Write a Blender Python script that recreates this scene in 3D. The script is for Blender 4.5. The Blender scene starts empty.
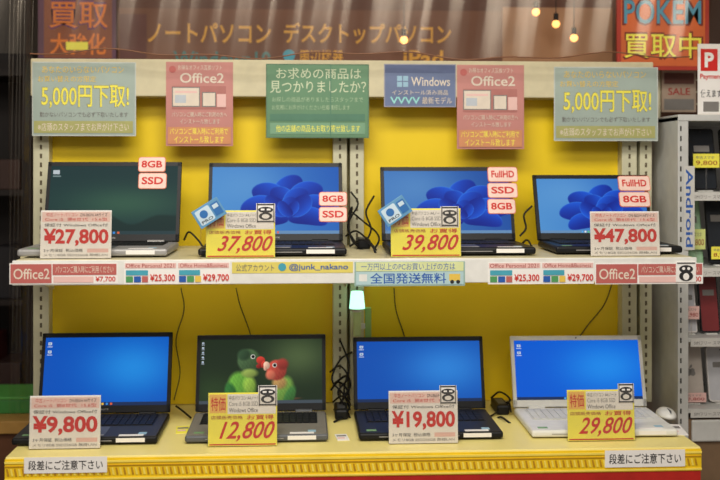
import bpy, bmesh, math, random
import numpy as np
from mathutils import Matrix, Vector, Euler
random.seed(3)
SC=bpy.context.scene
try:
    SC.view_settings.view_transform='Standard'
    SC.view_settings.look='None'
except Exception as e: print(e)

# ------------------------------------------------------------ camera model
F=1036.0; D=2.8; ZC=1.42; TH=math.radians(3.2); HY=170.0
cT,sT=math.cos(TH),math.sin(TH)
def P(px,py,Y=0.0):
    a=(px-360)/F; dz=-(py-HY)/F
    dx=cT*a+sT; dy=-sT*a+cT
    t=(Y+D)/dy
    return Vector((t*dx,Y,ZC+t*dz))
def proj(x,y,z):
    xx=x; yy=y+D
    dep=yy*cT+xx*sT; lat=xx*cT-yy*sT
    return 360+F*lat/dep, HY-F*(z-ZC)/dep
XC=lambda px,Y=0: P(px,HY,Y).x
ZZ=lambda px,py,Y=0: P(px,py,Y).z
SHELF=ZC-.2141; TABLE=ZC-.672
CEIL=2.9

cam=bpy.data.cameras.new('camera'); co=bpy.data.objects.new('camera',cam)
SC.collection.objects.link(co); SC.camera=co
co.location=(0,-D,ZC); co.rotation_euler=(math.pi/2,0,-TH)
cam.sensor_width=36; cam.lens=F/720*36; cam.shift_y=(HY-240)/720
cam.clip_start=.05
cam.dof.use_dof=True; cam.dof.focus_distance=2.62; cam.dof.aperture_fstop=2.4

# ------------------------------------------------------------ materials
def lin(c):
    return tuple((v/255/12.92 if v/255<=.04045 else ((v/255+.055)/1.055)**2.4) for v in c)
MC={}
def M(name,c,rough=.5,metal=0,emit=0,var=.06,scale=30,trans=0,bump=0,emc=None,spec=.4):
    if name in MC: return MC[name]
    m=bpy.data.materials.new(name); m.use_nodes=True
    nt=m.node_tree; b=nt.nodes['Principled BSDF']
    l=lin(c)
    b.inputs['Roughness'].default_value=rough; b.inputs['Metallic'].default_value=metal
    b.inputs['Specular IOR Level'].default_value=spec
    tc=nt.nodes.new('ShaderNodeTexCoord'); n=nt.nodes.new('ShaderNodeTexNoise')
    n.inputs['Scale'].default_value=scale; n.inputs['Detail'].default_value=4
    nt.links.new(tc.outputs['Object'],n.inputs['Vector'])
    r=nt.nodes.new('ShaderNodeValToRGB')
    r.color_ramp.elements[0].position=.3; r.color_ramp.elements[1].position=.7
    r.color_ramp.elements[0].color=(*[max(0,v*(1-var)) for v in l],1)
    r.color_ramp.elements[1].color=(*[min(1,v*(1+var)) for v in l],1)
    nt.links.new(n.outputs['Fac'],r.inputs['Fac'])
    nt.links.new(r.outputs['Color'],b.inputs['Base Color'])
    if emit:
        b.inputs['Emission Color'].default_value=(*lin(emc or c),1)
        b.inputs['Emission Strength'].default_value=emit
    if bump:
        bp=nt.nodes.new('ShaderNodeBump'); bp.inputs['Strength'].default_value=bump
        nt.links.new(n.outputs['Fac'],bp.inputs['Height']); nt.links.new(bp.outputs['Normal'],b.inputs['Normal'])
    MC[name]=m; return m
def mat_clear(name,c,fac,rough):
    m=bpy.data.materials.new(name); m.use_nodes=True; nt=m.node_tree; nt.nodes.clear()
    o=nt.nodes.new('ShaderNodeOutputMaterial'); t=nt.nodes.new('ShaderNodeBsdfTransparent')
    g=nt.nodes.new('ShaderNodeBsdfGlossy'); x=nt.nodes.new('ShaderNodeMixShader')
    n=nt.nodes.new('ShaderNodeTexNoise'); n.inputs['Scale'].default_value=6
    mr=nt.nodes.new('ShaderNodeMapRange'); mr.inputs['To Min'].default_value=fac*.5; mr.inputs['To Max'].default_value=fac*1.5
    nt.links.new(n.outputs['Fac'],mr.inputs['Value']); nt.links.new(mr.outputs['Result'],x.inputs['Fac'])
    t.inputs['Color'].default_value=(.96,.95,.93,1)
    g.inputs['Color'].default_value=(*lin(c),1); g.inputs['Roughness'].default_value=rough
    nt.links.new(t.outputs[0],x.inputs[1]); nt.links.new(g.outputs[0],x.inputs[2]); nt.links.new(x.outputs[0],o.inputs['Surface'])
    return m
def mat_display():
    m=bpy.data.materials.new('lcd_display'); m.use_nodes=True; nt=m.node_tree
    b=nt.nodes['Principled BSDF']; b.inputs['Base Color'].default_value=(.008,.008,.01,1)
    b.inputs['Roughness'].default_value=.5; b.inputs['Specular IOR Level'].default_value=.06
    a=nt.nodes.new('ShaderNodeAttribute'); a.attribute_name='Col'
    nt.links.new(a.outputs['Color'],b.inputs['Emission Color']); b.inputs['Emission Strength'].default_value=.92
    return m
DISP=mat_display()
yellow=M('yellow_panel',(242,208,20),.5,var=.05,scale=3)
cream=M('cream_metal',(206,202,172),.45,var=.04)
white=M('white_plastic',(225,224,218),.4)
paper=M('white_paper',(238,234,229),.6,var=.02)
black=M('black_plastic',(20,20,22),.45,spec=.25)
dark=M('dark_slot',(28,24,20),.6)
keym=M('key_black',(26,26,28),.5,spec=.25)
silver=M('silver_plastic',(160,158,156),.4,.2)
grey=M('grey_plastic',(92,94,98),.45,.1)
red=M('red_ink',(206,36,26),.6,var=.02)
dred=M('dark_red_ink',(160,44,40),.6,var=.02)
yel=M('yellow_paper',(246,236,84),.55,var=.02)
gold=M('gold_ink',(226,190,80),.5,var=.02)
pink=M('pink_print',(186,98,92),.55,var=.03)
lpink=M('light_pink',(230,188,180),.55,var=.03)
tealp=M('pale_teal_print',(160,174,164),.5,var=.08,scale=8)
green=M('green_print',(98,138,104),.5,var=.08,scale=6)
blue=M('blue_ink',(40,90,170),.5,var=.02)
lblue=M('light_blue_print',(150,186,205),.5)
slate=M('slate_blue_print',(104,118,152),.5,var=.1,scale=12)
ink=M('black_ink',(40,38,40),.6)
gink=M('grey_ink',(124,120,116),.6)
soft=M('soft_white_ink',(222,208,190),.6)
clear=mat_clear('clear_vinyl',(255,240,220),.05,.2)
acry=mat_clear('clear_acrylic',(255,255,255),.06,.08)

# ------------------------------------------------------------ builder
TCACHE={}
def text_geo(s,bold,shear):
    k=(s,bold,shear)
    if k in TCACHE: return TCACHE[k]
    cu=bpy.data.curves.new('txt','FONT'); cu.body=s; cu.size=1; cu.offset=bold; cu.shear=shear; cu.resolution_u=3
    ob=bpy.data.objects.new('txt',cu)
    me=bpy.data.meshes.new_from_object(ob)
    vs=[v.co.copy() for v in me.vertices]; fs=[tuple(p.vertices) for p in me.polygons]
    bpy.data.objects.remove(ob); bpy.data.curves.remove(cu); bpy.data.meshes.remove(me)
    TCACHE[k]=(vs,fs); return vs,fs
class B:
    def __init__(s,name):
        s.name=name; s.v=[];s.f=[];s.m=[];s.c=[];s.s=[];s.mats=[];s.M=Matrix.Identity(4)
    def add(s,vs,fs,mat,smooth=False,cols=None):
        if mat not in s.mats: s.mats.append(mat)
        mi=s.mats.index(mat); o=len(s.v)
        s.v+= [s.M@Vector(v) for v in vs]
        for i,f in enumerate(fs):
            s.f.append(tuple(o+j for j in f)); s.m.append(mi); s.s.append(smooth)
            s.c.append(cols[i] if cols is not None else (1,1,1))
    def box(s,x0,x1,y0,y1,z0,z1,mat,bev=0,seg=2):
        x0,x1=min(x0,x1),max(x0,x1);y0,y1=min(y0,y1),max(y0,y1);z0,z1=min(z0,z1),max(z0,z1)
        if not bev:
            vs=[(x0,y0,z0),(x1,y0,z0),(x1,y1,z0),(x0,y1,z0),(x0,y0,z1),(x1,y0,z1),(x1,y1,z1),(x0,y1,z1)]
            s.add(vs,[(3,2,1,0),(4,5,6,7),(0,1,5,4),(1,2,6,5),(2,3,7,6),(3,0,4,7)],mat); return
        bm=bmesh.new(); bmesh.ops.create_cube(bm,size=1)
        for v in bm.verts:
            v.co=Vector(((x0+x1)/2+v.co.x*(x1-x0),(y0+y1)/2+v.co.y*(y1-y0),(z0+z1)/2+v.co.z*(z1-z0)))
        bmesh.ops.bevel(bm,geom=bm.edges[:],offset=min(bev,.45*min(x1-x0,y1-y0,z1-z0)),segments=seg,affect='EDGES',profile=.5)
        bm.verts.index_update()
        s.add([v.co.copy() for v in bm.verts],[tuple(v.index for v in f.verts) for f in bm.faces],mat); bm.free()
    def quad(s,x0,x1,z0,z1,y,mat):
        s.add([(x0,y,z0),(x1,y,z0),(x1,y,z1),(x0,y,z1)],[(0,1,2,3)],mat)
    def rrect(s,x0,x1,z0,z1,y,t,r,mat,n=5):
        pts=[]
        for cx,cz,a0 in ((x1-r,z1-r,0),(x0+r,z1-r,90),(x0+r,z0+r,180),(x1-r,z0+r,270)):
            for i in range(n+1):
                a=math.radians(a0+90*i/n); pts.append((cx+r*math.cos(a),cz+r*math.sin(a)))
        k=len(pts)
        vs=[(a,y,b) for a,b in pts]+[(a,y+t,b) for a,b in pts]
        fs=[tuple(range(k))[::-1],tuple(range(k,2*k))]+[(i,(i+1)%k,k+(i+1)%k,k+i) for i in range(k)]
        s.add(vs,fs,mat)
    def poly(s,pts,y,mat):
        s.add([(a,y,b) for a,b in pts],[tuple(range(len(pts)))],mat)
    def ell(s,cx,cz,rx,rz,y,mat,n=20,rot=0):
        pts=[]
        for i in range(n):
            a=2*math.pi*i/n; u,w=rx*math.cos(a),rz*math.sin(a)
            pts.append((cx+u*math.cos(rot)-w*math.sin(rot),cz+u*math.sin(rot)+w*math.cos(rot)))
        s.poly(pts,y,mat)
    def text(s,t,x0,x1,z0,z1,y,mat,bold=0,shear=0,rot=False):
        vs,fs=text_geo(t,bold,shear)
        if not vs: return
        ax=min(v.x for v in vs);bx=max(v.x for v in vs);ay=min(v.y for v in vs);by=max(v.y for v in vs)
        if rot:
            sx=(x1-x0)/max(by-ay,1e-6); sz=(z1-z0)/max(bx-ax,1e-6)
            s.add([(x0+(v.y-ay)*sx,y,z1-(v.x-ax)*sz) for v in vs],fs,mat)
        else:
            sx=(x1-x0)/max(bx-ax,1e-6); sz=(z1-z0)/max(by-ay,1e-6)
            s.add([(x0+(v.x-ax)*sx,y,z0+(v.y-ay)*sz) for v in vs],fs,mat)
    def art(s,img,x0,x1,z0,z1,y,mat):
        h,w,_=img.shape
        img=np.clip(img,0,1)
        L=np.where(img<=.04045,img/12.92,((img+.055)/1.055)**2.4)
        vs=[(x0+(x1-x0)*i/w,y,z0+(z1-z0)*j/h) for j in range(h+1) for i in range(w+1)]
        fs=[];cs=[]
        for j in range(h):
            for i in range(w):
                a=j*(w+1)+i; fs.append((a,a+1,a+w+2,a+w+1)); cs.append(tuple(L[j,i]))
        s.add(vs,fs,mat,cols=cs)
    def cyl(s,p0,p1,r,mat,n=16,r2=None):
        p0=Vector(p0);p1=Vector(p1);d=(p1-p0);q=d.to_track_quat('Z','Y'); r2=r if r2 is None else r2
        vs=[]
        for i in range(n):
            a=2*math.pi*i/n; vs.append(p0+q@Vector((r*math.cos(a),r*math.sin(a),0)))
        for i in range(n):
            a=2*math.pi*i/n; vs.append(p1+q@Vector((r2*math.cos(a),r2*math.sin(a),0)))
        s.add(vs,[(i,(i+1)%n,n+(i+1)%n,n+i) for i in range(n)],mat,True)
        s.add(vs,[tuple(range(n))[::-1],tuple(range(n,2*n))],mat)
    def tube(s,pts,r,mat,n=6,sub=6):
        pts=[Vector(p) for p in pts]; q=[]
        e=[pts[0]*2-pts[1]]+pts+[pts[-1]*2-pts[-2]]
        for i in range(1,len(e)-2):
            a,b,c,d=e[i-1:i+3]
            for k in range(sub):
                t=k/sub
                q.append(.5*((2*b)+(c-a)*t+(2*a-5*b+4*c-d)*t*t+(3*b-a-3*c+d)*t**3))
        q.append(pts[-1])
        vs=[];up=Vector((.3,.9,.2)).normalized()
        for i,p in enumerate(q):
            tg=(q[min(i+1,len(q)-1)]-q[max(i-1,0)]).normalized()
            a=tg.cross(up)
            if a.length<.05: a=tg.cross(Vector((1,0,0)))
            a.normalize(); b=tg.cross(a)
            for k in range(n):
                an=2*math.pi*k/n; vs.append(p+a*r*math.cos(an)+b*r*math.sin(an))
        fs=[(i*n+k,i*n+(k+1)%n,(i+1)*n+(k+1)%n,(i+1)*n+k) for i in range(len(q)-1) for k in range(n)]
        s.add(vs,fs,mat,True)
    def sphere(s,c,r,mat,sc=(1,1,1)):
        bm=bmesh.new(); bmesh.ops.create_uvsphere(bm,u_segments=20,v_segments=12,radius=r)
        bm.verts.index_update()
        s.add([(c[0]+v.co.x*sc[0],c[1]+v.co.y*sc[1],c[2]+v.co.z*sc[2]) for v in bm.verts],[tuple(v.index for v in f.verts) for f in bm.faces],mat,True); bm.free()
    def finish(s,loc=(0,0,0),rot=(0,0,0)):
        me=bpy.data.meshes.new(s.name); me.from_pydata([tuple(v) for v in s.v],[],s.f)
        for m in s.mats: me.materials.append(m)
        me.polygons.foreach_set('material_index',s.m); me.polygons.foreach_set('use_smooth',s.s)
        at=me.color_attributes.new('Col','FLOAT_COLOR','CORNER')
        arr=[]
        for f,c in zip(s.f,s.c): arr+= [c[0],c[1],c[2],1.0]*len(f)
        at.data.foreach_set('color',arr)
        me.update()
        o=bpy.data.objects.new(s.name,me); SC.collection.objects.link(o)
        o.location=loc; o.rotation_euler=rot; return o

# ------------------------------------------------------------ wallpapers
def uv(w,h):
    U,V=np.meshgrid((np.arange(w)+.5)/w,(np.arange(h)+.5)/h); return U,V
def taskbar(img,c=(40,55,80)):
    h,w,_=img.shape; n=max(3,int(h*.05))
    img[:n]=np.array(c)/255
    k0=int(w*.38)
    cs=[(80,170,240),(240,240,240),(90,200,120),(240,190,60),(60,140,220),(230,100,60)]
    for i,c2 in enumerate(cs): 
        img[1:n-1,k0+i*6:k0+i*6+3]=np.array(c2)/255
def icons(img,n=2):
    h,w,_=img.shape
    for i in range(n):
        z=h-8-i*12
        img[z-3:z+1,4:9]=np.array((220,225,230))/255; img[z-2:z,5:8]=np.array((90,150,200))/255
        img[z-6:z-5,3:10]=np.array((210,220,240))/255
def art_bloom(w=220,h=126,bgL=(80,148,212),bgR=(28,92,184),cx=.60,cy=.30,sc=1.0):
    U,V=uv(w,h); t=np.clip(U*.8+.2*V,0,1)[...,None]
    g=np.exp(-((U-.30)**2/.10+(V-.75)**2/.15))[...,None]
    img=(1-t)*np.array(bgL)/255+t*np.array(bgR)/255
    img=img*(1-g*.3)+np.array((140,198,236))/255*g*.3
    asp=w/h
    X=(U-cx)*asp/sc; Y=(V-cy)/sc
    dk=np.array((4,28,132))/255; lt=np.array((24,96,226))/255; hi=np.array((110,188,252))/255
    def petal(a,o,L,W,cu,bend=.9):
        a=math.radians(a); du,dv=math.cos(a),math.sin(a)
        p=X*du+Y*dv-o; q=(-X*dv+Y*du)*cu + bend*(p)*(p)*.9
        e=(np.abs(p/L))**2.3+(np.abs(q/W))**2.1
        m=np.clip((1-e)*10,0,1)[...,None]
        s=np.clip((q/W+1)/2,0,1)[...,None]
        s=s**1.5*.85+.15*np.clip(p/L+.5,0,1)[...,None]
        rim=(np.clip((e-.80)/.2,0,1)[...,None])*np.clip(s*1.7-.4,0,1)
        c=dk*(1-s)+lt*s; c=c*(1-rim*.55)+hi*rim*.55
        img[:]=img*(1-m)+c*m
    for pt in [(90,.30,.29,.22,1),(52,.32,.30,.20,1),(132,.32,.30,.20,-1),(18,.33,.32,.18,1),(164,.34,.32,.18,-1),
               (-6,.28,.28,.14,1),(190,.28,.28,.14,-1),
               (108,.20,.24,.17,-1),(66,.20,.24,.16,1),(34,.18,.22,.14,-1),(148,.18,.22,.13,1),
               (88,.10,.16,.12,1),(50,.08,.14,.08,-1),(128,.08,.14,.08,1)]: petal(*pt)
    taskbar(img,(104,144,186)); return img
def art_plain(c1,c2,w=176,h=100,ic=2,tb=(30,50,90)):
    U,V=uv(w,h); g=np.exp(-((U-.72)**2/.12+(V-.55)**2/.18))[...,None]
    img=(1-g)*np.array(c1)/255+g*np.array(c2)/255
    taskbar(img,tb); icons(img,ic); return img
def art_night(w=176,h=100):
    U,V=uv(w,h); g=np.exp(-((U-.6)**2/.2+(V-.45)**2/.06))[...,None]
    img=(1-g)*np.array((24,54,54))/255+g*np.array((50,88,70))/255
    hill=np.clip((.28+.08*np.sin(U*7)+.04*np.sin(U*17)-V)*30,0,1)[...,None]
    img=img*(1-hill*.6)+np.array((16,38,34))/255*hill*.6
    taskbar(img,(40,62,66))
    img[h-12:h-6,3:12]=np.array((190,200,205))/255; img[h-16:h-14,3:14]=np.array((120,140,140))/255
    return img
def art_parrots(w=300,h=162):
    U,V=uv(w,h); PX=201+U*123; PY=408-V*66
    g=np.exp(-((PX-300)**2/900+(PY-360)**2/500))[...,None]
    img=(1-g)*np.array((34,48,32))/255+g*np.array((78,96,60))/255
    g2=np.exp(-((PX-215)**2/500+(PY-395)**2/300))[...,None]; img=img*(1-g2*.5)+np.array((60,86,48))/255*g2*.5
    def E(cx,cy,rx,ry,c,rot=0,soft=4,tex=0,shade=.35):
        a=math.radians(rot); x=(PX-cx)*math.cos(a)+(PY-cy)*math.sin(a); y=-(PX-cx)*math.sin(a)+(PY-cy)*math.cos(a)
        e=(x/rx)**2+(y/ry)**2; m=np.clip((1-e)*soft,0,1)[...,None]
        sh=np.clip(1-(x/rx*.5+y/ry*.5)*shade,.4,1.4)
        if tex: sh=sh*(1+.10*np.sin(PX*2.6+np.sin(PY*1.7)*2)*np.sin(PY*2.9+PX))
        col=np.clip(np.array(c)/255*sh[...,None],0,1)
        img[:]=img*(1-m)+col*m
    E(262,405,44,2.2,(96,74,52),-3)
    E(285,396,11,18,(110,150,66),16,tex=1,soft=2); E(291,402,6,14,(60,108,54),22,tex=1,soft=2)
    E(281,387,9,8,(180,140,84),0,tex=1,soft=1.4)
    E(278,374,11,11.5,(176,70,58),0,tex=1,soft=3); E(284,368,7,7,(150,56,48),20,soft=1.5); E(272,379,6,6,(204,108,84),0,soft=1.5)
    E(243,394,15,21,(96,152,58),-16,tex=1,soft=2.5); E(233,400,7,16,(48,104,50),-14,tex=1,soft=2)
    E(251,389,8,11,(140,176,70),-6,tex=1,soft=1.4)
    E(250,364,12.5,13,(70,96,62),0,tex=1,soft=3); E(245,358,8,7,(50,74,50),-20,soft=1.5)
    E(251,377,10,5.5,(140,160,78),0,soft=1.4)
    E(262,364,4.8,4.4,(190,58,46),20); E(264.5,368,2.2,4,(190,58,46),15); E(260,370,2.8,2.4,(140,40,36),10)
    E(268,369,3.4,4.2,(226,184,158),-15); E(266.5,372,1.8,2.8,(214,166,142),-10)
    for cx,cy in ((254,360),(276,369)):
        E(cx,cy,2.5,2.5,(215,212,200),shade=0); E(cx+.2,cy,1.7,1.7,(16,12,12),shade=0)
    taskbar(img,(70,80,88)); icons(img,5); return img

# ------------------------------------------------------------ laptop
def laptop(pl,pr,ptop,surf,art,body,bezel,keys=keym,deckc=None,tilt=20,rotz=0,depth=.245,badges=(),yoff=0,lidc=None,sticker=True,bez=(.010,.013,.020)):
    deckc=deckc or body; lidc=lidc or body
    x0,x1=XC(pl,yoff),XC(pr,yoff); cx=(x0+x1)/2; w=x1-x0; th=.021
    b=B('laptop')
    b.box(-w/2,w/2,-depth,0,.004,th,body,.005)
    b.box(-w/2+.004,w/2-.004,-depth+.004,-.004,th-.0005,th+.0006,deckc)
    for fx in(-w/2+.03,w/2-.03):
        for fy in(-depth+.03,-.03): b.cyl((fx,fy,0),(fx,fy,.005),.008,black,10)
    kw=w-.05; b.box(-kw/2,kw/2,-.135,-.022,th,th+.0012,keys)
    nx,ny=17,6
    for j in range(ny):
        i=0
        while i<nx:
            n=5 if (j==0 and i==5) else 1
            xa=-kw/2+.003+(kw-.006)*i/nx; xb=-kw/2+.003+(kw-.006)*(i+n)/nx
            ya=-.133+.109*j/ny; yb=-.133+.109*(j+1)/ny
            b.box(xa+.001,xb-.001,ya+.001,yb-.001,th+.001,th+.0035,keys,.0008,1); i+=n
    b.box(-.06,.045,-depth+.022,-.145,th+.0005,th+.0014,grey if body!=white else silver,.0006,1)
    b.box(-.058,-.009,-depth+.012,-depth+.021,th+.0005,th+.002,silver,.0006,1)
    b.box(-.006,.043,-depth+.012,-depth+.021,th+.0005,th+.002,silver,.0006,1)
    if sticker:
        b.box(w/2-.05,w/2-.03,-depth+.02,-depth+.04,th+.0006,th+.0012,lblue)
        b.box(-w/2+.02,-w/2+.045,-depth+.02,-depth+.035,th+.0006,th+.0012,M('sticker_green',(120,160,110)))
        b.box(w/2-.1,w/2-.03,-depth-.0006,-depth,.008,.018,paper)
        b.box(w/2-.095,w/2-.035,-depth+.005,-depth+.02,th+.0006,th+.0012,paper)
    b.box(-w/2+.05,w/2-.11,-depth-.0008,-depth+.001,.011,.013,silver)
    for hx in(-w*.33,w*.33): b.cyl((hx-.022,.001,th),(hx+.022,.001,th),.006,body,12)
    t=math.radians(tilt); zh=surf+th
    lo,hi=.1,.4
    for _ in range(40):
        mid=(lo+hi)/2
        if proj(cx,yoff+mid*math.sin(t),zh+mid*math.cos(t))[1]>ptop: lo=mid
        else: hi=mid
    L=lo
    ML=Matrix.Translation((0,0.002,th+.001))@Matrix.Rotation(-t,4,'X')
    b.M=ML
    b.box(-w/2,w/2,0,.008,0,L,lidc,.003)
    s_,tp,bt=bez
    b.box(-w/2+.001,-w/2+s_,-.0015,.001,.002,L-.002,bezel); b.box(w/2-s_,w/2-.001,-.0015,.001,.002,L-.002,bezel)
    b.box(-w/2+.001,w/2-.001,-.0015,.001,L-tp,L-.0015,bezel); b.box(-w/2+.001,w/2-.001,-.0015,.001,.002,bt,bezel)
    b.art(art,-w/2+s_,w/2-s_,bt,L-tp,-.0008,DISP)
    b.ell(0,L-tp/2,.0022,.0022,-.002,dark,12)
    b.text('NOTE',-.012,.012,bt*.4,bt*.4+.004,-.002,silver if bezel!=white else gink)
    R=Matrix.Rotation(rotz,4,'Z'); W=Matrix.Translation((cx,yoff,surf))@R@ML; Wi=W.inverted()
    o=Wi@Vector((0,-D,ZC))
    for (bx0,by0,bx1,by1,t1) in badges:
        def hit(px,py):
            d=Wi.to_3x3()@(P(px,py,0)-Vector((0,-D,ZC)))
            k=(-.003-o.y)/d.y; return o+d*k
        a=hit(bx0,by1); c=hit(bx1,by0)
        b.rrect(a.x,c.x,a.z,c.z,-.0040,.0022,.007,M('badge_orange',(222,118,84),.5))
        b.rrect(a.x+.0018,c.x-.0018,a.z+.0018,c.z-.0018,-.0046,.001,.006,M('badge_pink',(240,208,194),.5))
        hh=c.z-a.z; ww=c.x-a.x
        b.text(t1,a.x+ww*.12,c.x-ww*.12,a.z+hh*.28,c.z-hh*.26,-.0052,red,.025)
    b.M=Matrix.Identity(4)
    return b.finish((cx,yoff,surf),(0,0,rotz))

laptop(42,179,162,SHELF,art_night(),silver,black,tilt=17,lidc=black,badges=[(138,157,166,172,'8GB'),(138,173,167,189,'SSD')])
laptop(207,343,163,SHELF,art_bloom(),black,black,tilt=17,badges=[(319,192,347,206,'8GB'),(319,207,347,222,'SSD')])
laptop(382,516,167,SHELF,art_bloom(bgL=(70,128,196),bgR=(20,72,158),cx=.62,cy=.28),black,black,tilt=18,badges=[(488,167,517,182,'FullHD'),(488,183,517,198,'SSD'),(488,199,515,214,'8GB')])
laptop(538,654,175,SHELF,art_bloom(cx=.58,cy=.28,bgR=(40,104,192),sc=1.05),black,black,tilt=22,badges=[(619,176,649,191,'FullHD'),(620,192,649,207,'8GB')],rotz=math.radians(-1),depth=.225)
laptop(37,170,333,TABLE,art_plain((8,84,190),(32,140,228)),black,black,tilt=16,deckc=M('charcoal',(54,52,50),.5))
laptop(195,326,335,TABLE,art_parrots(),grey,black,deckc=M('warm_grey',(128,124,116),.5,.1),tilt=16,lidc=grey)
laptop(354,486,337,TABLE,art_plain((18,82,180),(46,132,220)),black,black,tilt=16,deckc=M('charcoal2',(36,38,44),.5))
laptop(514,647,336,TABLE,art_plain((8,92,214),(30,140,240)),white,white,keys=M('key_white',(205,205,202),.5),tilt=17,rotz=math.radians(-1),lidc=white)

# ------------------------------------------------------------ price tags
def price_tag(px0,px1,ptop,surf,price,kind,qr=None,Y=-.270):
    x0,x1=XC(px0,Y),XC(px1,Y); cx=(x0+x1)/2; w=x1-x0
    h=ZZ((px0+px1)/2,ptop,Y)-surf
    b=B('price_tag')
    t=math.radians(5); ML=Matrix.Translation((0,0,.0015))@Matrix.Rotation(-t,4,'X'); b.M=ML
    b.box(-w/2,w/2,0,.0012,0,h,paper if kind=='w' else yel)
    def T(s,a,c,d,e,m,bo=0,sh=0): b.text(s,-w/2+w*a,-w/2+w*c,h*d,h*e,-.0006,m,bo,sh)
    def Q(a,c,d,e,m,y=-.0003): b.quad(-w/2+w*a,-w/2+w*c,h*d,h*e,y,m)
    if kind=='w':
        Q(.02,.98,.76,.97,M('faint_pink',(238,206,198),.55)); T('中古ノートパソコン',.08,.52,.87,.95,red); T('DN-B65/H A4サイズ',.56,.94,.87,.95,ink); T('Core i5  第8世代  15.6型',.06,.94,.78,.85,red)
        T('保証付 Windows Office付',.05,.95,.66,.73,ink)
        T(price,.04,.96,.25,.62,red,.032)
        T('3ヶ月保証  税込価格',.05,.6,.13,.2,ink); T('メモリ8GB SSD256GB 無線LAN',.05,.95,.04,.1,gink)
        Q(.66,.96,.12,.20,lpink)
    else:
        Q(.28,.98,.60,.97,paper); Q(.02,.26,.62,.97,M('peach_print',(240,190,96)))
        T('特価',.04,.25,.66,.92,red,.005); T('中古パソコン A4ノート',.30,.74,.86,.94,ink); T('Core i5 8GB SSD',.30,.72,.75,.83,gink)
        T('Windows Office',.30,.72,.63,.71,ink); T('店頭販売価格',.04,.5,.50,.57,dred); T('お買得',.56,.95,.49,.58,red,.005)
        T(price,.16,.97,.08,.46,red,.014,.4)
        Q(.02,.98,.015,.04,red)
    if qr:
        a=(qr[0]-px0)/(px1-px0)*w-w/2; c=(qr[1]-px0)/(px1-px0)*w-w/2
        zt=(ZZ((px0+px1)/2,qr[2],Y)-surf); zb=(ZZ((px0+px1)/2,qr[3],Y)-surf)
        b.box(a,c,-.0016,-.0008,zb,zt,paper)
        cw=c-a; ch=zt-zb
        b.ell((a+c)/2,zb+ch*.32,cw*.36,ch*.2,-.0020,ink); b.ell((a+c)/2,zb+ch*.66,cw*.40,ch*.16,-.0021,ink)
        b.ell((a+c)/2,zb+ch*.31,cw*.2,ch*.12,-.0024,paper)
        b.quad((a+c)/2-cw*.26,(a+c)/2-cw*.06,zb+ch*.63,zb+ch*.72,-.0024,paper); b.quad((a+c)/2+cw*.06,(a+c)/2+cw*.26,zb+ch*.63,zb+ch*.72,-.0024,paper)
        b.quad(a+cw*.05,c-cw*.05,zb+ch*.90,zb+ch*.97,-.0024,ink); b.quad(a+cw*.05,c-cw*.05,zb+ch*.02,zb+ch*.08,-.0024,ink)
        b.quad(a+cw*.03,a+cw*.10,zb,zt,-.0023,gink); b.quad(c-cw*.10,c-cw*.03,zb,zt,-.0023,gink)
    b.box(-w/2-.001,w/2+.001,-.0042,-.0036,0,h*.98,acry)
    b.M=Matrix.Identity(4)
    b.box(-w/2,w/2,-.004,.018,0,.0012,acry)
    b.finish((cx,Y,surf))
price_tag(40,111,211,SHELF,'¥27,800','w')
price_tag(206,275,211,SHELF,'37,800','y',(256,275,204,223))
price_tag(391,461,209,SHELF,'39,800','y',(441,459,207,227))
price_tag(591,660,212,SHELF,'¥47,800','w')
price_tag(29,100,397,TABLE,'¥9,800','w')
price_tag(208,277,394,TABLE,'12,800','y',(258,277,387,407))
price_tag(389,458,392,TABLE,'¥19,800','w',(440,457,387,405))
price_tag(568,635,391,TABLE,'29,800','y',(619,635,385,404))

def pop(pcx,pcy,ang,surf,Y=-.2835):
    c=P(pcx,pcy,Y); b=B('pop_sign'); z=c.z-surf
    b.M=Matrix.Translation((0,0,z))@Matrix.Rotation(-ang,4,'Y')
    b.box(-.036,.036,-.002,.002,-.024,.024,M('pop_blue',(96,150,190),.4),.001)
    b.rrect(-.030,.008,-.019,.019,-.0026,.0006,.004,M('pop_white',(196,216,228),.4))
    b.ell(-.012,.004,.010,.010,-.0032,M('pop_deep',(50,110,175),.4)); b.text('PRO',-.026,.004,-.016,-.009,-.0032,ink,.01)
    b.box(.012,.032,-.0030,-.0022,-.016,.016,M('pop_deep',(50,110,175),.4)); b.quad(.015,.029,.002,.012,-.0034,M('pop_white',(196,216,228),.4))
    b.M=Matrix.Identity(4)
    b.cyl((-.020,.0035,0),(-.020,.0035,z),.0015,acry,8); b.cyl((-.020,.0035,0),(-.020,.0035,.002),.006,acry,14)
    b.finish((c.x,Y,surf))
pop(209,213,math.radians(32),SHELF); pop(395,211,math.radians(34),SHELF)

# ------------------------------------------------------------ display shelf
b=B('display_shelf')
YB=.19; YP=.15
xL,xR=XC(33,YB),XC(653,YB)
ztop=ZZ(340,60,.10)
for (a,c) in ((48,334),(364,622)):
    b.box(XC(a,YB),XC(c,YB),YB,YB+.012,TABLE+.002,ztop-.02,yellow)
for (a,c) in ((33,49),(333,347),(350,364),(622,637),(640,652)):
    x0,x1=XC(a,YP),XC(c,YP)
    b.box(x0,x1,YP,YB+.03,TABLE,ztop-.01,cream,.002)
    z=TABLE+.03
    while z<ztop-.03:
        b.box((x0+x1)/2-.003,(x0+x1)/2+.003,YP-.0006,YP+.002,z,z+.013,M('slot_brown',(90,78,56),.6)); z+=.025
b.box(xL,xR,YB+.03,YB+.04,TABLE,ztop-.02,M('back_cream',(190,176,120)))
b.box(XC(30,.10),XC(654,.10),.104,YB+.03,ZZ(340,97,.10),ztop,M('header_cream',(204,194,160),.5),.003)
RY=-.300
b.box(XC(16,-.29),XC(692,-.29),-.292,0,SHELF-.022,SHELF,M('shelf_cream',(206,196,156),.4),.002)
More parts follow.
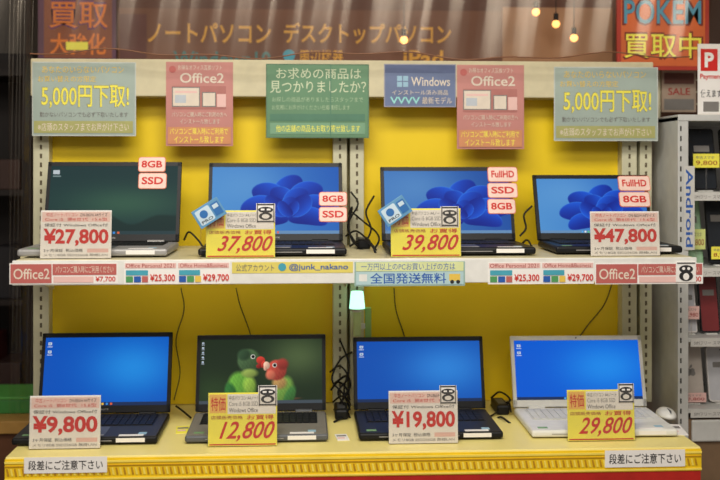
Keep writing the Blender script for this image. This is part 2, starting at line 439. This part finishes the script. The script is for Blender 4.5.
b.box(XC(20,.0),XC(655,.0),0,YP-.002,SHELF-.022,SHELF,M('shelf_cream',(206,196,156),.4),.002)
zr0=SHELF-.060
b.box(XC(12,RY),XC(697,RY),RY,-.292,zr0,SHELF-.001,white,.002)
for px in (40,348,638):
    x=XC(px,0); b.add([(x-.002,YP,SHELF-.12),(x-.002,YP,SHELF-.022),(x-.002,-.25,SHELF-.022),(x-.002,-.25,SHELF-.035),(x+.002,YP,SHELF-.12),(x+.002,YP,SHELF-.022),(x+.002,-.25,SHELF-.022),(x+.002,-.25,SHELF-.035)],
      [(0,1,2,3),(7,6,5,4),(0,3,7,4),(3,2,6,7),(2,1,5,6),(1,0,4,5)],cream)
b.finish()

glow=M('tube_glow',(255,248,228),.4,emit=4.0)
for a,c in ((60,325),(372,618)):
    b=B('led_tube_light')
    b.cyl((XC(a,.04),.02,SHELF-.034),(XC(c,.04),.02,SHELF-.034),.008,glow,12)
    for q in (a,c): b.box(XC(q,.04)-.008,XC(q,.04)+.008,.008,.032,SHELF-.046,SHELF-.022,white)
    b.finish()
b=B('clip_lamp'); c0=P(357,318,.09)
gl=M('lamp_glow',(170,255,215),.3,emit=1.8); b.M=Matrix.Translation(c0)
b.box(-.011,.011,-.012,.0,-.05,.035,M('lamp_body',(196,214,150),.4),.004)
b.cyl((0,-.006,.028),(0,-.006,.075),.022,gl,20,.017); b.cyl((0,-.006,.018),(0,-.006,.03),.012,white,16,.022)
b.box(-.006,.006,-.002,.060,-.04,-.02,white)
b.box(.022,.040,-.004,.004,-.075,.03,M('lamp_green',(150,190,110),.4),.003); b.box(.0,.03,-.003,.003,-.03,-.015,white)
b.finish()

# ------------------------------------------------------------ table
b=B('display_table')
TF=-.335
tx0,tx1=XC(5,TF),XC(701,TF)
ttop=M('table_top',(236,220,138),.4,var=.05,scale=5); tfront=M('table_front',(240,200,24),.5,var=.08,scale=12)
b.box(tx0,tx1,TF,.24,TABLE-.03,TABLE,ttop,.003)
b.box(tx0,tx1,TF-.004,TF,TABLE-.057,TABLE-.004,tfront,.001)
b.box(tx0+.01,tx1-.01,TF+.004,.23,.03,TABLE-.03,M('table_body',(206,150,24),.6))
b.box(tx0+.002,tx1-.002,TF-.003,TF+.004,.02,TABLE-.057,M('red_band',(176,34,26),.5,var=.1))
trim=M('trim_pale',(246,222,96),.4); trimd=M('trim_dark',(190,140,24),.5)
b.box(tx0,tx1,TF-.006,TF-.004,TABLE-.014,TABLE-.009,trim)
x=tx0+.004; i=0
while x<tx1-.010:
    b.add([(x,TF-.0058,TABLE-.026),(x+.004,TF-.0058,TABLE-.026),(x+.008,TF-.0058,TABLE-.043),(x+.003,TF-.0058,TABLE-.043)],[(0,3,2,1)],trim if i%2 else trimd); x+=.009; i+=1
b.box(tx0,tx1,TF-.006,TF-.004,TABLE-.022,TABLE-.020,trimd)
b.box(tx0,tx1,TF-.006,TF-.004,TABLE-.054,TABLE-.050,trim)
for fx in (tx0+.05,tx1-.05):
    for fy in(-.28,.18): b.box(fx-.03,fx+.03,fy-.03,fy+.03,0,.03,dark)
b.finish()
for (a,c,t0,t1) in ((24,107,457,473),(605,685,450,467)):
    Y=TF-.0072; b=B('caution_label'); x0,x1=XC(a,Y),XC(c,Y); z1=ZZ((a+c)/2,t0,Y); z0=ZZ((a+c)/2,t1,Y)
    b.box(x0,x1,Y,Y+.0012,z0,z1,paper); h=z1-z0;w=x1-x0
    b.text('段差にご注意下さい',x0+w*.05,x1-w*.05,z0+h*.2,z1-h*.2,Y-.0006,ink,.008); b.finish()

# ------------------------------------------------------------ flat signs
def flat(name,px0,py0,px1,py1,Y,base,items,th=.001,rot=0,border=None,hang=None):
    x0,x1=XC(px0,Y),XC(px1,Y); pm=(px0+px1)/2; z1=ZZ(pm,py0,Y); z0=ZZ(pm,py1,Y); w=x1-x0;h=z1-z0
    b=B(name); b.box(-w/2,w/2,0,th,0,h,border or base)
    if border: b.quad(-w/2+.003,w/2-.003,.003,h-.003,-.0003,base)
    if hang:
        for q in hang: b.cyl((q*w/2,th/2,h),(q*w/2,th/2,CEIL-z0),.002,black,6)
    for n,it in enumerate(items):
        y=-.0008-.00012*n
        k=it[0]
        def cv(a,c,d,e): return (-w/2+(a-px0)/(px1-px0)*w, -w/2+(c-px0)/(px1-px0)*w, h*(1-(e-py0)/(py1-py0)), h*(1-(d-py0)/(py1-py0)))
        if k=='q': b.quad(*cv(*it[1:5]),y,it[5])
        elif k=='t': b.text(it[5],*cv(*it[1:5]),y,it[6],*(it[7:]))
        elif k=='e':
            a=cv(*it[1:5]); b.ell((a[0]+a[1])/2,(a[2]+a[3])/2,(a[1]-a[0])/2,(a[3]-a[2])/2,y,it[5])
    return b.finish(((x0+x1)/2,Y,z0),(0,rot,0))
RY2=RY-.0010
cy=M('cyan_print',(70,160,180)); grn=M('grn_print',(80,150,90))
def office_lab(a):
    flat('shelf_label',a,263,a+108,284,RY2,paper,[('q',a+1,a+42,264,283,pink),('t',a+4,a+40,268.5,279,'Office2',soft,.008),
      ('q',a+43,a+107,264,275,pink),('t',a+46,a+104,266,273,'パソコンご購入時にご利用ください',soft),
      ('q',a+44,a+84,276.5,282.5,lpink),('t',a+86,a+106,276.5,282.5,'¥7,700',red,.01)])
office_lab(9.5); office_lab(595)
def soft_lab(a):
    flat('shelf_label',a,262,a+106,284,RY2,paper,[('q',a+1,a+52,263,268,lpink),('q',a+54,a+105,263,268,lpink),('t',a+2,a+50,263.5,267.5,'Office Personal 2021',dred),
     ('t',a+56,a+103,263.5,267.5,'Office Home&Business',dred),
     ('q',a+2,a+24,270,275,cy),('q',a+2,a+9,276,282,grn),('q',a+10,a+17,276,282,blue),('q',a+18,a+24,276,282,pink),
     ('t',a+26,a+51,274,282,'¥25,300',red,.015),('q',a+55,a+76,270,275,cy),('q',a+55,a+62,276,282,blue),('q',a+63,a+70,276,282,grn),('q',a+71,a+77,276,282,gold),
     ('t',a+79,a+105,274,282,'¥29,700',red,.015)])
soft_lab(124); soft_lab(488)
flat('shelf_label',232,262,353,273,RY2,M('lemon',(222,206,104),.5),[('e',278,286,263,271,cy),('t',289,348,263.8,271.2,'@junk_nakano',blue,.01),('t',236,274,264,271,'公式アカウント',gink)])
flat('promo_banner',354.5,261.6,465,286,RY2,M('banner_edge',(150,180,170)),[('q',356,463.5,262,271,M('banner_y',(214,220,160))),('t',361,455,263,270,'一万円以上のPCお買い上げの方は',blue),('q',356,463.5,271.5,284.5,M('banner_b',(176,204,206))),
   ('t',370,446,272.8,283.6,'全国発送無料',blue,.012),
   ('q',359,367,274,281,white),('q',449,460,274,281,gold),('e',450,454,280,284,ink),('e',456,460,280,284,ink)])
flat('mascot_card',676,262,696,282,RY2-.0025,paper,[('e',679,693,265,273,ink),('e',679,693,271,281,ink),('e',683,689,273,280,paper),('e',682,685,267,270,paper),('e',687,690,267,270,paper),('q',677,695,262.5,263.5,ink)],th=.0035)

# ------------------------------------------------------------ hanging signs
YS=.1028
olive=M('olive_print',(168,166,104))
def trade(a,y0):
    dy=y0-62
    flat('trade_in_sign',a,62+dy,a+104,136+dy,YS,tealp,[
     ('t',a+10,a+92,66+dy,73+dy,'あなたのいらないパソコン',gold),('t',a+6,a+64,76+dy,82+dy,'お買い替えの方限定',gold),
     ('t',a+9,a+97,84.5+dy,108.5+dy,'5,000円下取!',M('ochre_ink',(140,138,96)),.03),('t',a+9.5,a+97,85+dy,108+dy,'5,000円下取!',M('yellow_ink',(238,226,84)),.01),
     ('t',a+8,a+96,112+dy,117+dy,'動かないパソコンでも必ず下取いたします',gink),
     ('q',a+2,a+101,121+dy,133+dy,olive),('t',a+6,a+97,123+dy,131+dy,'※店頭のスタッフまでお声がけ下さい',soft)],border=M('sleeve_edge',(190,196,190)))
trade(32,62); trade(554,67)
def office(a,y0):
    dy=y0-62
    flat('office_sign',a,62+dy,a+67,146+dy,YS,M('sign_pink',(192,130,122),.5,var=.08,scale=9),[
     ('t',a+12,a+56,65+dy,70+dy,'お得なオフィス互換ソフト',soft),('e',a+3,a+10,66+dy,73+dy,pink),
     ('t',a+14,a+58,73+dy,83+dy,'Office2',soft,.012),('q',a+6,a+60,86+dy,109+dy,M('sign_dkpink',(176,112,104),.5)),
     ('q',a+6,a+34,87+dy,107+dy,gink),('q',a+7,a+33,88+dy,106+dy,soft),('q',a+9,a+31,91+dy,93+dy,lpink),('q',a+9,a+20,95+dy,103+dy,M('pale_grey',(184,190,196))),('q',a+36,a+50,92+dy,107+dy,gink),('q',a+37,a+49,93+dy,106+dy,soft),
     ('q',a+51,a+60,94+dy,107+dy,lpink),
     ('t',a+6,a+61,112+dy,117+dy,'パソコンご購入時にご利用の方へ',soft),('t',a+14,a+54,119+dy,124+dy,'インストール致します',soft),
     ('q',a+2,a+65,127+dy,144+dy,M('sign_orange',(206,140,96))),('t',a+4,a+62,128+dy,134.5+dy,'パソコンご購入時にご利用で',yel),('t',a+8,a+58,136+dy,143+dy,'インストール致します',yel)])
office(166,62); office(457,65)
pg=M('pale_green',(168,192,156)); t2=M('teal2',(80,124,100)); leaf=M('leaf_ink',(200,210,176))
flat('notice_sign',266,64,369,138,YS,green,[
  ('t',276,361,68,79,'お求めの商品は',leaf,.004),('t',270,366,81,93,'見つかりましたか？',leaf,.006),
  ('t',272,363,97,102,'お探しの商品がありましたらスタッフまで',pg),('t',272,350,105,110,'お気軽にお声がけください在庫確認します',pg),
  ('q',270,365,114,121,t2),('q',270,365,123,134,M('teal3',(120,160,128))),('t',276,360,125,132,'他の店舗の商品もお取り寄せ致します',yel),
  ('q',330,331,64,138,t2)],border=M('green_edge',(84,118,90)))
flat('os_sign',384,64,456,107,YS,slate,[('q',385,455,65,73,M('slate2',(84,96,132))),
  ('q',397,402,76,81,lblue),('q',403,408,76,81,lblue),('q',397,402,82,87,lblue),('q',403,408,82,87,lblue),('t',411,450,77,86,'Windows',soft,.008),
  ('t',392,448,90,95,'インストール済み商品',soft),('t',390,420,97,104,'VVVV',M('mint',(150,214,210)),.02),('t',422,452,97,104,'最新モデル',soft)],border=M('slate3',(150,150,164)))

# ------------------------------------------------------------ cables (bundles of adapter leads)
def bundle(lst):
    b=B('power_cable')
    for it in lst:
        pts,Y0,Y1=it[:3]; r=it[3] if len(it)>3 else .0028; n=len(pts)
        b.tube([P(p[0],p[1],Y0+(Y1-Y0)*i/(n-1)) for i,p in enumerate(pts)],r,black)
    b.finish()
bundle([([(351,192),(358,204),(349,222),(352,240),(362,250)],.13,-.02),
 ([(374,196),(366,212),(371,230),(362,246),(352,252)],.13,-.02),
 ([(352,212),(364,222),(376,232),(379,240),(374,250)],.12,-.03),
 ([(346,236),(356,231),(368,240),(376,250)],.08,-.08),
 ([(350,246),(362,240),(372,246),(376,254)],.0,-.14),
 ([(349,214),(352,208),(348,228),(356,244)],.14,.02,.0035)])
bundle([([(184,240),(189,232),(198,240),(203,247)],.06,.02)])
bundle([([(520,236),(526,228),(524,215),(532,206)],.06,.08),([(520,246),(527,240),(532,247)],.04,.0)])
bundle([([(330,372),(340,366),(348,378),(338,392),(346,408),(350,418)],.14,.0),
 ([(352,352),(340,360),(332,380),(344,396),(334,410)],.14,.04),
 ([(333,402),(342,396),(350,404),(344,416),(334,422)],.1,-.05),
 ([(340,340),(349,365),(344,390),(350,410)],.145,.05),
 ([(331,390),(338,382),(346,388),(350,400)],.12,.04),([(334,384),(346,376),(350,386),(340,404)],.13,.05,.0035)])
bundle([([(491,398),(500,392),(510,400),(500,410),(491,416)],.1,-.01),
 ([(491,405),(498,410),(508,402),(511,412)],.1,-.0),([(492,424),(500,417),(510,423)],.02,-.08)])
bundle([([(176,406),(184,412),(191,418)],.05,0)])
for pts in ([(181,288),(184,310),(176,340),(180,372),(174,400)],[(236,288),(240,305),(250,333),(252,352)],[(394,288),(396,310),(404,335),(408,355)],[(612,284),(604,305),(588,325),(570,350)]):
    b=B('thin_wire'); b.tube([P(p[0],p[1],.1886) for p in pts],.0014,ink); b.finish()
def brick(px,py,surf,Y,rz,m=black):
    p=P(px,py,Y); b=B('power_adapter'); b.box(-.05,.05,-.018,.018,0,.028,m,.006); b.box(-.03,.03,-.01,.01,.0275,.0284,grey)
    b.cyl((.05,0,.014),(.06,0,.014),.005,m,10,.003); b.finish((p.x,Y,surf),(0,0,rz))
brick(363,255,SHELF,.04,1.57); brick(341,415,TABLE,.03,1.57); brick(500,415,TABLE,.06,1.57,black)
def card_flat(px,Y,surf,w,d,rz,m,name='info_card'):
    x=XC(px,Y); b=B(name); b.box(-w/2,w/2,-d/2,d/2,0,.0015,m)
    b.box(-w*.4,w*.4,d*.1,d*.3,.0015,.0018,gink); b.box(-w*.4,w*.2,-d*.25,-d*.05,.0015,.0018,lpink); b.finish((x,Y,surf),(0,0,rz))
card_flat(672,-.17,TABLE,.06,.11,-.15,paper); card_flat(183,-.1,TABLE,.035,.07,.1,yel); card_flat(342,-.2,TABLE,.03,.06,.1,paper)
b=B('computer_mouse'); b.sphere((0,0,.0),.026,white,(1,1.7,.9)); b.box(-.0007,.0007,-.04,-.01,.016,.0235,grey)
for v in b.v: v.z=max(v.z,0)
b.finish((XC(666,-.02),-.02,TABLE))

# ------------------------------------------------------------ phone cabinet on the right
b=B('phone_display_cabinet')
CY=.02; cw=M('cabinet_white',(196,196,192),.4); cg=M('cabinet_grey',(158,156,154),.5)
x0=max(XC(664,CY),xR+.012); x1=x0+.62
zt=ZZ(690,116,CY)
b.box(x0,x0+.030,CY,CY+.36,0,zt,cw,.002)
z=.1
while z<zt-.03: b.box(x0+.006,x0+.010,CY-.0006,CY+.003,z,z+.014,dark); z+=.028
b.box(x1-.03,x1,CY,CY+.36,0,zt,cw,.002)
b.box(x0+.030,x1-.03,CY+.34,CY+.36,0,zt,cg)
b.box(x0,x1,CY-.002,CY+.36,zt-.014,zt+.004,cw,.002)
SH={}
for nm,py in (('a',192),('b',268),('c',338),('d',409)):
    z=ZZ(700,py,CY); SH[nm]=z; b.box(x0+.030,x1-.03,CY+.002,CY+.34,z-.012,z,cw,.002)
    b.box(x0+.036,x1-.032,CY-.001,CY+.002,z-.024,z-.001,M('label_grey',(204,202,196),.5))
    b.text('SIMフリー スマートフォン 各種',x0+.045,x0+.2,z-.019,z-.008,CY-.0016,gink)
zd=SH['d']; b.box(x0+.030,x1-.03,CY+.004,CY+.34,.02,zd-.03,M('cabinet_base',(120,96,72),.5))
b.box(x0+.038,x1-.034,CY-.006,CY+.004,zd-.09,zd-.03,cw,.004); b.box(x0+.15,x0+.25,CY-.014,CY-.005,zd-.065,zd-.055,silver)
b.quad(x0+.016,x0+.046,ZZ(676,250,CY),ZZ(676,166,CY),CY-.0030,M('label_grey',(196,194,190),.5))
b.text('Android',x0+.021,x0+.041,ZZ(676,247,CY),ZZ(676,169,CY),CY-.0036,blue,.015,0,'ccw')
b.finish()
def phone(px0,px1,ptop,surf,m,scr,Y=.09,name='smartphone',logo=False,tag=None):
    a,c=XC(px0,Y),XC(px1,Y); w=c-a; h=(ZZ(px0,ptop,Y)-surf)/math.cos(.2)
    b=B(name); b.M=Matrix.Translation((0,0,.004))@Matrix.Rotation(-.2,4,'X')
    b.rrect(-w/2,w/2,0,h,-.004,.008,w*.12,m)
    if scr: b.rrect(-w/2+.003,w/2-.003,.004,h-.004,-.0046,.0005,w*.09,scr); b.ell(0,h-.009,.0025,.0025,-.0050,dark); b.rrect(-w*.3,w*.3,h*.62,h*.72,-.0050,.0003,.002,gink)
    else:
        b.rrect(-w*.38,-w*.08,h*.80,h*.94,-.0050,.001,.004,gink); b.ell(-w*.3,h*.87,w*.05,w*.05,-.0056,black)
    if logo:
        b.ell(-.006,h*.5,.009,.011,-.0050,gink); b.ell(.006,h*.5,.009,.011,-.0050,gink); b.ell(.002,h*.5+.016,.003,.006,-.0050,gink,12,-.6)
        b.ell(.018,h*.5+.003,.006,.006,-.0054,m)
    b.M=Matrix.Identity(4)
    b.box(-w*.3,w*.3,-.012,.05,0,.003,white,.001); b.box(-w*.3,w*.3,.035,.038,0,h*.5,acry)
    if tag:
        b.box(-w*.50,w*.50,-.017,-.016,h*tag[1],h*tag[2],tag[0]); b.box(-.002,.002,-.0165,-.0155,0,h*tag[1]+.002,acry)
        dz=h*(tag[2]-tag[1])
        b.text(tag[3],-w*.40,w*.42,h*tag[1]+dz*.15,h*tag[1]+dz*.5,-.0176,dred); b.text('中古スマホ',-w*.4,w*.3,h*tag[1]+dz*.62,h*tag[1]+dz*.85,-.0176,gink)
    b.finish(((a+c)/2,Y,surf))
pb=M('phone_black',(20,21,24),.25); ps=M('phone_screen',(34,38,44),.2)
phone(691,717,130,SH['a'],pb,ps,tag=(yel,.38,.60,'9,800'))
phone(723,748,130,SH['a'],pb,ps,tag=(yel,.38,.60,'9,800'))
phone(685,703,200,SH['b'],M('phone_mint',(130,176,130),.3),M('phone_mintscr',(160,196,160),.3),tag=(M('pale_lime',(220,228,140)),.25,.55,'12,800'))
phone(709,731,198,SH['b'],pb,ps,tag=(yel,.1,.28,'8,980'))
phone(682,697,283,SH['c'],M('phone_white',(215,210,206),.4),M('phone_w2',(186,186,190),.3),tag=(lpink,.30,.55,'7,980'))
phone(701,720,276,SH['c'],pb,M('phone_redscr',(120,44,46),.3)); phone(725,745,276,SH['c'],pb,ps)
phone(680,704,346,SH['d'],M('tablet_silver',(186,176,166),.4,.2),None,name='tablet_computer',logo=True,tag=(lpink,.04,.2,'19,800'))
phone(709,738,350,SH['d'],M('phone_white',(215,210,206),.4),M('phone_w2',(186,186,190),.3),name='tablet_computer')

b=B('payment_sign'); Y=.05; a=P(698,114,Y); c=P(724,44,Y); zc0=zt+.004
w=c.x-a.x; h=c.z-zc0
b.box(0,w,0,.004,0,h,paper); b.box(0,w,-.03,.03,0,.003,acry)
b.quad(w*.1,w*.75,h*.62,h*.93,-.0008,red); b.text('P',w*.25,w*.6,h*.67,h*.88,-.0014,paper,.04)
b.text('Payment',w*.08,w*.92,h*.49,h*.58,-.0008,red,.02); b.text('使えます',w*.1,w*.9,h*.25,h*.36,-.0008,ink,.01); b.quad(w*.2,w*.8,h*.05,h*.19,-.0008,gink)
b.finish((a.x,Y,zc0))
# ------------------------------------------------------------ behind
board=M('board_brown',(120,78,56),.6,var=.2,scale=3)
YH=.75
def bg(name,px0,py0,px1,py1,Y,base,items,**k): return flat(name,px0,py0,px1,py1,Y,base,items,th=.01,**k)
gold2=M('gold_letters',(222,160,52),.5)
dull_brown=M('dull_brown',(104,64,56),.6)  # plain dull brown for patches on the store sign and rack card
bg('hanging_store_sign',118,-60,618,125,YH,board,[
  ('q',118,618,-60,10,M('board_dk',(104,66,50),.6,var=.2,scale=4)),
  ('t',147,268,24,44,'ノートパソコン',gold2,.02),('t',281,448,23,44,'デスクトップパソコン',gold2,.02),
  ('t',172,268,52,68,'Windows10',M('teal_let',(70,116,112)),.02),('e',280,292,50,62,cy),('t',296,340,50,66,'周辺機器',gold2,.01),('t',400,440,50,66,'iPad',gold2,.02),
  ('q',500,612,6,64,M('painted_haze',(176,130,94),.6,var=.2,scale=5)),('q',120,146,16,60,dull_brown)],hang=(-.9,.9))  # beige quad paints the dim haze onto the right end of the board
bg('campaign_poster',38,-60,116,62,YH-.05,M('plum',(96,58,78),.5,var=.2,scale=8),[
  ('q',44,112,-50,58,M('brown_red',(138,76,46),.5,var=.2,scale=9)),('t',48,108,0,30,'買取',M('purple_let',(96,52,100)),.03),
  ('t',49,108,2,28,'買取',M('orange_let',(226,124,44)),.01),('t',50,106,33,55,'大強化',M('orange_let',(226,124,44)),.02),('q',66,88,42,50,yel)],hang=(-.7,.7))
bg('event_poster',617,-50,709,70,.30,M('poster_red',(176,56,42),.5,var=.12,scale=9),[
  ('q',621,705,-46,66,M('poster_orange',(212,104,54),.5,var=.12,scale=9)),('t',622,703,-2,26,'POKEM',M('poster_brown',(120,44,34)),.03),('t',624,701,0,24,'POKEM',M('poster_cyan',(84,150,176)),.012),
  ('t',622,703,31,60,'買取中',M('poster_brown',(120,44,34)),.02),('t',624,701,33,58,'買取中',yel,.008)],hang=(-.8,.8))
bg('wall_rack_sign',662,70,696,112,.383,M('rack_card',(170,150,132),.6),[('q',664,694,73,84,dull_brown),('t',668,690,88,95,'SALE',dred,.01),('q',664,694,99,110,gink)])
b=B('wire_display_rack')
for px in range(660,722,8): b.cyl(P(px,66,.40),P(px,112,.40),.002,cream,8)
for py in range(68,112,12): b.cyl(P(658,py,.395),P(724,py,.395),.002,cream,8)
for px in (658,724): b.cyl((XC(px,.40),.40,0),(XC(px,.40),.40,2.9),.008,cream,12)
b.finish()
bulb=M('bulb_glow',(255,180,100),.4,emit=2.5)
for px,py in ((556,24),(574,38),(536,12),(404,40)):
    p=P(px,py,.62); b=B('pendant_lamp'); b.sphere((0,0,0),.013,bulb); b.cyl((0,0,.011),(0,0,.035),.008,black,10); b.cyl((0,0,.035),(0,0,CEIL-p.z),.0015,black,6); b.finish(p)
b=B('merchandise_rack'); Y=1.0
dk=M('rack_dark',(26,17,14),.6,var=.3,scale=6)
x1=XC(31,Y); x0=x1-1.3
b.box(x0,x1,Y+.3,Y+.32,0,2.1,dk); b.box(x1-.03,x1,Y,Y+.32,0,2.1,dk); b.box(x0,x0+.03,Y,Y+.32,0,2.1,dk)
for py in (70,190,300,394,470): z=ZZ(0,py,Y); b.box(x0+.03,x1-.03,Y,Y+.3,z-.02,z,dk)
R=random.Random(4)
cl=[M('bx%d'%i,c,.6) for i,c in enumerate([(50,32,28),(40,26,22),(84,30,24),(60,40,34),(32,30,34)])]
for py in (190,300,394):
    z=ZZ(0,py,Y); x=x1-.05
    while x>x0+.15:
        w=R.uniform(.06,.13); b.box(x-w,x,Y+.04,Y+.25,z,z+R.uniform(.1,.2),R.choice(cl),.004); x-=w+.01
b.finish()
b=B('storage_box'); p=P(7,414,.6); b.box(-.08,.08,0,.2,0,.045,M('box_green',(60,130,60),.5),.004); b.box(-.082,.082,-.002,.202,.045,.055,M('box_green2',(80,155,70),.5),.003); b.finish((p.x,.6,p.z))
zc=p.z
b=B('side_counter'); b.box(XC(-200,.5),XC(30,.5),.5,.95,zc-.04,zc,M('wood_top',(170,130,66),.5,var=.2,scale=14),.003); b.box(XC(-198,.5),XC(28,.5),.52,.94,0,zc-.04,M('counter_body',(100,62,38),.6)); b.finish()
# ------------------------------------------------------------ vinyl curtain
b=B('clear_vinyl_curtain')
def sheet(pxa,pxb,za,zbf,Y,nx,ny,amp,fr):
    vs=[];xa,xb=XC(pxa,Y),XC(pxb,Y)
    for j in range(ny+1):
        for i in range(nx+1):
            x=xa+(xb-xa)*i/nx; zb=zbf(x); z=za+(zb-za)*j/ny
            vs.append((x,Y+amp*math.sin(x*fr+.8*math.sin(x*fr*.31)+j*.09)+amp*.5*math.sin(x*fr*2.3+j*.2),z))
    b.add(vs,[(j*(nx+1)+i,j*(nx+1)+i+1,(j+1)*(nx+1)+i+1,(j+1)*(nx+1)+i) for j in range(ny) for i in range(nx)],clear,True)
zh=ZZ(360,55,.03)
hem=lambda x: zh+.008*math.sin(x*9)+.005*math.sin(x*23+1)
sheet(-60,780,2.2,hem,.03,240,20,.008,26)
sheet(8,32,2.2,lambda x:TABLE+.01,.03,24,30,.012,120)
b.tube([(x,.03,hem(x)) for x in np.linspace(XC(30,.03),XC(690,.03),60)],.0018,M('hem_brown',(128,84,56),.4),6,2)
b.cyl((XC(-80,.03),.03,2.205),(XC(800,.03),.03,2.205),.012,silver,14)
for px in(-40,360,760): b.cyl((XC(px,.03),.03,2.205),(XC(px,.03),.03,2.9),.004,silver,8)
b.finish()

# ------------------------------------------------------------ room
def room(name,x0,x1,y0,y1,z0,z1,m): b=B(name); b.box(x0,x1,y0,y1,z0,z1,m); return b.finish()
room('floor',-4,4,-4,3,-.1,0,M('floor_tile',(120,108,94),.4,var=.15,scale=4,bump=.05))
room('ceiling',-4,4,-4,3,2.9,3.0,M('ceiling_panel',(225,222,214),.7))
room('wall_back',-4,4,3,3.1,0,2.9,M('wall_brown',(90,58,44),.7,var=.2,scale=2))
room('wall_left',-4.1,-4,-4,3,0,2.9,M('wall_tan',(150,120,96),.7))
room('wall_right',4,4.1,-4,3,0,2.9,M('wall_tan',(150,120,96),.7))

# ------------------------------------------------------------ lights
def area(x,y,z,sx,sy,power,col,rot=(0,0,0)):
    l=bpy.data.lights.new('ceiling_light','AREA'); l.shape='RECTANGLE'; l.size=sx; l.size_y=sy; l.energy=power; l.color=col
    o=bpy.data.objects.new('ceiling_light',l); SC.collection.objects.link(o); o.location=(x,y,z); o.rotation_euler=rot
area(-.1,-1.6,2.8,1.8,.5,46,(1,.95,.87),(math.radians(28),0,0))
area(.1,-2.9,2.6,2.0,.6,33,(1,.95,.87),(math.radians(45),0,0))
area(0,1.9,2.85,3,.6,9,(1,.8,.6))
w=bpy.data.worlds.new('world'); SC.world=w; w.use_nodes=True
w.node_tree.nodes['Background'].inputs['Color'].default_value=(1,.93,.84,1); w.node_tree.nodes['Background'].inputs['Strength'].default_value=.34
